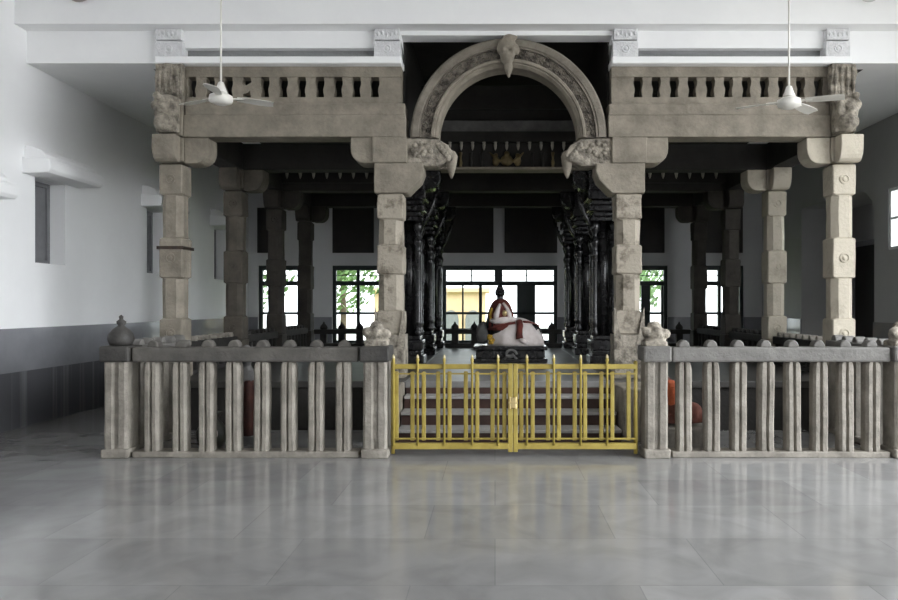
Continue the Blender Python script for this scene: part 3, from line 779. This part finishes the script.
g2 = leaf(517, 637, [527,554,581,607.5], [521.5,533,548.5,559.5,575.5,586,602.5,613.5,630], (513.2,518), 'right leaf of the yellow metal gate, with the latch')
b = MB(); x = X(513,DB)
b.tube([(x-.03, GD-.05, Z(397,DB)), (x-.03, GD-.05, Z(409,DB))], .009); b.tube([(x+.03, GD-.05, Z(397,DB)), (x+.03, GD-.05, Z(409,DB))], .009); b.tube([(x-.045, GD-.05, Z(403,DB)), (x+.045, GD-.05, Z(403,DB))], .012); b.box(x-.02, x+.025, GD-.06, GD-.029, Z(408,DB), Z(398,DB))
b.build('latch', M['brass'], g2, bevel=.003)

# ------------------------------------------------------------------ ceiling fans
def fan(px, py, d, R, angles, label, tilt=0):
    x, z = X(px,d), Z(py,d)
    t = thing('ceiling_fan', label, 'fan', (x, d, z-.08), 'ceiling fans of the front hall')
    MB().lathe(x, d, [(.011, z+.05), (.011, HC-.05)], 10).build('down_rod', M['fan'], t, smooth=True)
    MB().lathe(x, d, [(.07, HC), (.07, HC-.05), (.02, HC-.12)], 16).build('ceiling_cup', M['fan'], t, smooth=True)
    MB().lathe(x, d, [(.015, z+.17), (.03, z+.16), (.05, z+.10), (.068, z+.055), (.068, z+.045), (.02, z+.04)], 20).build('canopy', M['fan'], t, smooth=True)
    MB().lathe(x, d, [(.02, z+.04), (.09, z+.03), (.125, z+.01), (.13, z-.03), (.12, z-.06), (.06, z-.085), (.01, z-.09)], 28).build('motor', M['fan'], t, smooth=True)
    for a in angles:
        a = math.radians(a); u = Vector((math.cos(a), math.sin(a), 0)); v = Vector((-math.sin(a), math.cos(a), 0))
        b = MB(); rings = []
        for k in range(8):
            q = k/7; r = .17+(R-.17)*q; w = .045+.03*math.sin(min(1, q*1.4)*PI*.55); 
            if k == 7: w *= .75
            c = Vector((x, d, z-.01-.02*q)) + u*r
            rings.append([tuple(c - v*w + Vector((0,0,.012))), tuple(c + Vector((0,0,.006))), tuple(c + v*w - Vector((0,0,.010))), tuple(c + v*w - Vector((0,0,.014))), tuple(c - Vector((0,0,0))), tuple(c - v*w + Vector((0,0,.008)))])
        bl = b.loft(rings).build('blade', M['fanblade'], t)
        b = MB()
        p0, p1 = Vector((x, d, z))+u*.10, Vector((x, d, z))+u*.24
        b.loft([[tuple(p - v*w + Vector((0,0,h))) , tuple(p + v*w + Vector((0,0,h))), tuple(p + v*w + Vector((0,0,h-.012))), tuple(p - v*w + Vector((0,0,h-.012)))] for p, w, h in ((p0,.02,-.005),(p1,.03,-.008))])
        b.build('blade_iron', M['fan'], bl)
fan(221, 97, 8.0, .56, (158, 20, 279), 'cream ceiling fan hanging in front of the left pierced parapet')
fan(789, 101, 8.0, .56, (-28, 40, 160), 'cream ceiling fan hanging in front of the right pierced parapet')
# round lamps high on the upper beam
for px, r, m, lab in ((81, .19, 'lamppink', 'dusty round lamp on the upper beam at left, cut by the top edge'), (867, .15, 'lampglass', 'white round lamp on the upper beam at right, cut by the top edge')):
    d = 8.85; x = X(px,d); z = Z(3.5,d)+r
    t = thing('wall_lamp', lab, 'lamp', (x, d, z-r), 'round lamps on the upper beam')
    b = MB().loft([[(x+rr*math.cos(2*PI*k/28), y, z+rr*math.sin(2*PI*k/28)) for k in range(28)] for rr, y in ((r*.8,d-.001),(r*.8,d-.03),(r*.75,d-.04))]); b.build('lamp_base', M['lampbase'], t, smooth=False)
    b = MB().loft([[(x+r*math.cos(q)*math.cos(2*PI*k/28), d-.04-.11*math.sin(q), z+r*math.cos(q)*math.sin(2*PI*k/28)) for k in range(28)] for q in [PI/2*j/7*.99 for j in range(8)]]); b.build('lamp_shade', M[m], t, smooth=True)

# ------------------------------------------------------------------ draped statue on its pedestal
SD = 11.85
def S(px): return X(px, SD)
def SZ(py): return Z(py, SD)
t = thing('pedestal', 'black stone pedestal under the draped statue', 'pedestal', (S(510), SD, PL))
x0, x1 = S(474), S(546)
b = MB(); b.box(x0, x1, SD-.38, SD+.38, PL, PL+.07); b.box(x0+.04, x1-.04, SD-.34, SD+.34, PL+.07, PL+.20); b.box(x0, x1, SD-.38, SD+.38, PL+.20, SZ(345)); b.build('block', M['black'], t, bevel=.015)
b = MB(); cx = S(510)
b.tube([(cx+.10*math.cos(a*.35)*(1-a/26), SD-.37, SZ(353)+.09*math.sin(a*.35)*(1-a/26)) for a in range(20)], .022, 8); b.tube([(cx-.10, SD-.37, PL+.06), (cx-.05, SD-.38, PL+.12), (cx+.05, SD-.38, PL+.12), (cx+.10, SD-.37, PL+.06)], .02, 8)
b.build('carved_scroll', M['greystone'], t, smooth=True)
zp = SZ(345)
t = thing('draped_statue', 'dark stone statue draped in white and maroon cloth on the black pedestal', 'statue', (S(512), SD, zp))
b = MB()
b.ball((S(518), SD+.05, zp+.22), (.40,.27,.21)); b.ball((S(500), SD, zp+.34), (.24,.22,.30))
for v in b.bm.verts: v.co.z = max(v.co.z, zp+.012)
b.build('body', M['black'], t, remesh=.02)
b = MB(); b.ball((S(483.5), SD+.06, zp+.20), (.13,.16,.19))
for v in b.bm.verts: v.co.z = max(v.co.z, zp+.012)
b.build('hump_stone', M['greystone'], t, smooth=True)
b = MB(); hx = S(500)
b.ball((hx, SD-.02, SZ(292.5)), (.085,.09,.085)); b.ball((hx, SD-.02, SZ(288)), (.055,.06,.05)); b.ball((hx, SD-.02, SZ(286)), (.03,.03,.035)); b.ball((hx, SD-.02, SZ(298)), (.055,.06,.08))
b.ball((hx, SD-.11, SZ(294)), (.04,.04,.035))
b.build('head', M['black'], t, remesh=.011)
def drape(cx, cy, cz, rx, ry, rz, z_cut, folds, amp, seed, nu=72, nv=20, power=1.0):
    rings = []
    for j in range(nv+1):
        q = j/nv
        a = PI/2*(1-q)
        ring = []
        for i in range(nu):
            th = 2*PI*i/nu
            f_ = 1 + amp*q*math.sin(folds*th+seed+2*math.sin(th*2))
            ring.append((cx+rx*math.cos(a)**power*math.cos(th)*f_, cy+ry*math.cos(a)**power*math.sin(th)*f_, cz+(rz*math.sin(a))-(0 if q < 1 else z_cut)))
        rings.append(ring)
    return MB().loft(rings, cap=True)
b = drape(S(515.5), SD+.02, zp+.03, .465, .33, .43, .03, 13, .028, 1.0)
body_cloth = b.build('white_cloth', M['clothwhite'], t, smooth=True)
b = drape(S(500.5), SD+.0, zp+.30, .225, .235, .47, .05, 11, .05, 2.2, power=.75)
b.build('maroon_shawl', M['clothred'], t, smooth=True)
# pale inner garland and dark hem bands, laid on the front of the cloths
def surf(px, py):  # a point on the front of the shawl or body cloth
    x, z = S(px), SZ(py)
    best = SD
    for (cx, cy, cz, rx, ry, rz, pw) in ((S(515.5), SD+.02, zp+.03, .465, .33, .43, 1), (S(500.5), SD, zp+.30, .225, .235, .47, .75)):
        s_ = max(0, min(1, (z-cz)/rz)); k = (math.sqrt(1-s_*s_))**pw
        u = (x-cx)/max(rx*k, 1e-3)
        if abs(u) < 1: best = min(best, cy-ry*k*math.sqrt(1-u*u))
    return (x, best-.012, z)
b = MB()
b.tube([surf(*p) for p in ((500,304),(498,309),(496.5,314),(496,319))], [.02,.035,.045,.04], 10)
b.tube([surf(*p) for p in ((503,303),(506.5,308),(509,314),(510,319))], [.02,.03,.04,.04], 10)
b.tube([surf(*p) for p in ((491,320),(496,321),(503,320),(511,319),(516,319))], [.03,.05,.055,.05,.03], 10)
b.build('pale_folds', M['clothwhite'], t, smooth=True)
b = MB(); b.ball(surf(504.5,313), (.04,.03,.05)); b.build('pendant', M['brass'], t, smooth=True)
b = MB(); b.tube([surf(*p) for p in ((487,329),(493,327.5),(500,325),(507,323.5),(515,322.5))], [.02,.022,.022,.022,.02], 8)
b.tube([surf(*p) for p in ((523,321.5),(529,322),(535,324),(539,326.5))], .02, 8)
b.build('hem_band', M['clothred'], t, smooth=True)
b = MB(); b.tube([surf(*p) for p in ((519,321),(519.5,325),(519,329),(518.5,334),(519,338))], [.05,.055,.05,.055,.06], 10); b.build('sash', M['clothred'], t, smooth=True)
b = MB(); b.tube([surf(*p) for p in ((519,338),(523,340),(527,343))], [.04,.05,.03], 10); b.build('sash_knot', M['clothwhite'], t, smooth=True)
b = MB(); b.tube([surf(*p) for p in ((492,308),(490.5,315),(490.5,321))], [.02,.025,.02], 8); 
for k in range(10): b.ball((S(489+random.uniform(0,5)), SD-.30+random.uniform(-.02,.03), SZ(335+random.uniform(0,7))), .03, 8, 6)
b.build('flower_garland', M['yellow'], t, smooth=True)

# ------------------------------------------------------------------ small things behind the balusters
t = thing('stone_figure', 'small grey standing figure wrapped in dark red cloth behind the left balusters', 'statue', (-2.76, 7.95, 0))
cx, cy = -2.76, 7.95
b = MB(); b.box(cx-.16, cx+.16, cy-.14, cy+.14, 0, .1); b.ball((cx, cy, .62), (.12,.1,.25)); b.ball((cx, cy-.01, .95), (.075,.08,.10)); b.ball((cx, cy, .84), (.05,.05,.07)); b.ball((cx-.13, cy, .62), (.045,.05,.18)); b.ball((cx+.13, cy, .62), (.045,.05,.18)); b.ball((cx, cy, 1.04), (.045,.05,.05)); b.ball((cx, cy-.08, .94), (.02,.03,.03))
b.build('body', M['greystone'], t, remesh=.014)
b = MB().loft([[(cx+(r+.018*math.sin(9*2*PI*k/40))*math.cos(2*PI*k/40), cy+.8*(r+.018*math.sin(9*2*PI*k/40))*math.sin(2*PI*k/40), z) for k in range(40)] for r, z in ((.19,.1),(.17,.3),(.15,.5),(.135,.68),(.12,.70))])
b.build('red_cloth', M['clothdark'], t, smooth=True)
cx, cy = -3.02, 7.62
t = thing('dark_pot', 'dark pot with a pale tied cloth behind the left balusters', 'pot', (cx, cy, 0))
MB().lathe(cx, cy, [(.06,0),(.10,.02),(.15,.10),(.16,.18),(.12,.26),(.08,.30),(.075,.33),(.105,.37),(.11,.39),(.09,.395),(.06,.34)], 24).build('vessel', M['bronze'], t, smooth=True)
b = MB(); b.ball((cx-.02, cy, .42), (.09,.08,.07)); b.rough(.02, 12); b.build('coconut', M['bronze'], t, smooth=True)
b = MB(); b.ball((cx+.08, cy-.13, .18), (.035,.025,.06)); b.ball((cx+.06, cy-.14, .24), (.03,.02,.03)); b.build('pale_cloth', M['clothwhite'], t, smooth=True)
b = MB().box(1.72, 2.30, 7.50, 7.86, 0, .24).cut(3).rough(.008, 6); tag(b.build('stone_block', M['baluster'], bevel=.02), 'low pale stone block behind the first right balusters', 'stone block')
b = MB(); b.ball((1.84, 7.68, .56), (.10,.13,.20)); b.ball((1.95, 7.68, .45), (.12,.14,.17)); b.ball((2.08, 7.68, .37), (.14,.15,.13)); b.ball((1.80, 7.64, .68), (.07,.08,.07)); b.ball((2.2, 7.68, .33), (.07,.12,.07)); b.box(1.8, 2.2, 7.58, 7.8, .27, .36)
b.rough(.02, 9)
for v in b.bm.verts: v.co.z = max(v.co.z, .258)
t = thing('cloth_bundle', 'slumped orange and rust cloth bundle on the low stone block', 'cloth', (2.0, 7.68, .24))
b.build('rust_folds', M['clothbrown'], t, remesh=.016)
b = MB(); b.ball((1.86, 7.57, .60), (.085,.06,.14)); b.ball((1.82, 7.58, .70), (.06,.06,.05)); b.rough(.015, 9); b.build('orange_folds', M['clothorange'], t, remesh=.013)

# ------------------------------------------------------------------ outside
o = MB().box(-40, 40, -30, 60, -.5, -.21).build('ground', M['paving']); struct(o)
o = MB().box(-12, 14, 19.0, 34, -.21, -.16).build('lawn', M['grass']); o['kind'] = 'structure'
def tree(x, y, h, r, label, seed):
    rd = random.Random(seed)
    t = thing('tree', label, 'tree', (x, y, -.16), 'trees outside the far windows')
    MB().tube([(x, y, -.16), (x+.05, y, h*.4), (x-.03, y+.05, h*.8)], [.12,.09,.05], 10).build('trunk', M['bark'], t, smooth=True)
    b = MB()
    for k in range(900):
        v = Vector((rd.gauss(0,1), rd.gauss(0,1), rd.gauss(0,1))).normalized()*rd.random()**.5
        c = Vector((x+v.x*r, y+v.y*r, h*.75+v.z*h*.42))
        n_ = Vector((rd.gauss(0,1), rd.gauss(0,1), rd.gauss(0,1))).normalized(); u = n_.orthogonal().normalized(); w = n_.cross(u); s = rd.uniform(.09,.17)
        b.loft([[tuple(c-u*s), tuple(c-u*s*.2+w*s*.45), tuple(c+u*s), tuple(c-u*s*.2-w*s*.45)]], cap=False)
        q = [b.bm.verts[-4+i] if False else None for i in range(0)]
    b.bm.verts.ensure_lookup_table()
    vs = b.bm.verts
    for i in range(0, len(vs), 4): b.face([vs[i], vs[i+1], vs[i+2], vs[i+3]])
    b.build('crown', M['leaf'], t)
tree(-4.6, 21.5, 3.6, 1.3, 'green leafy tree seen through the window left of the arch', 1)
tree(-7.6, 22.0, 3.8, 1.4, 'green leafy tree seen through the far left window', 2)
tree(4.4, 22.5, 3.4, 1.2, 'green leafy tree seen through the window right of the arch', 3)
t = thing('outside_building', 'buff building with arched openings seen through the central far window', 'building', (-1.2, 26, -.16))
MB().box(-4.4, -.35, 26, 29, -.16, 2.0).build('wall', M['buff'], t)
MB().box(-4.6, -.2, 25.8, 29.2, 2.0, 2.15).build('roof', M['buff'], t)
for cx in (-3.6, -2.6, -1.6, -.8):
    pts = [(cx-.28, .1), (cx+.28, .1), (cx+.28, 1.0)] + [(cx+.28*math.cos(a*PI/8), 1.0+.35*math.sin(a*PI/8)) for a in range(1,8)] + [(cx-.28, 1.0)]
    MB().prism_y(pts, 25.97, 26.02).build('arched_opening', M['shutter'], t)

# ------------------------------------------------------------------ daylight
w = bpy.data.worlds.new('World'); sc.world = w; w.use_nodes = True
nt = w.node_tree; bg = nt.nodes['Background']
bg.inputs['Color'].default_value = (.93,.965,1.0,1); 
# sky with a bright lobe added low at right to lighten the left wall
tc = nt.nodes.new('ShaderNodeTexCoord'); dp = nt.nodes.new('ShaderNodeVectorMath'); dp.operation = 'DOT_PRODUCT'
dp.inputs[1].default_value = Vector((.93, -.22, .30)).normalized()
cl = nt.nodes.new('ShaderNodeMath'); cl.operation = 'MAXIMUM'; cl.inputs[1].default_value = 0
pw = nt.nodes.new('ShaderNodeMath'); pw.operation = 'POWER'; pw.inputs[1].default_value = 4
ma = nt.nodes.new('ShaderNodeMath'); ma.operation = 'MULTIPLY_ADD'; ma.inputs[1].default_value = 1.7; ma.inputs[2].default_value = .75
nt.links.new(tc.outputs['Generated'], dp.inputs[0]); nt.links.new(dp.outputs['Value'], cl.inputs[0]); nt.links.new(cl.outputs[0], pw.inputs[0])
nt.links.new(pw.outputs[0], ma.inputs[0]); nt.links.new(ma.outputs[0], bg.inputs['Strength'])

# ------------------------------------------------------------------ camera and exposure
cam = bpy.data.cameras.new('Camera'); co = bpy.data.objects.new('Camera', cam); col.objects.link(co)
co.location = (0, 0, EYE); co.rotation_euler = (PI/2, 0, 0)
cam.sensor_width = 36; cam.lens = 36*F/898
cam.shift_x = (449-CX)/898; cam.shift_y = (CY-300)/898
cam.clip_start = .05; cam.clip_end = 300
sc.camera = co
sc.view_settings.view_transform = 'Standard'; sc.view_settings.look = 'None'
sc.view_settings.gamma = 1; sc.view_settings.use_curve_mapping = False
sc.view_settings.exposure = 2.68
sc.cycles.max_bounces = 12; sc.cycles.diffuse_bounces = 8; sc.cycles.transparent_max_bounces = 12
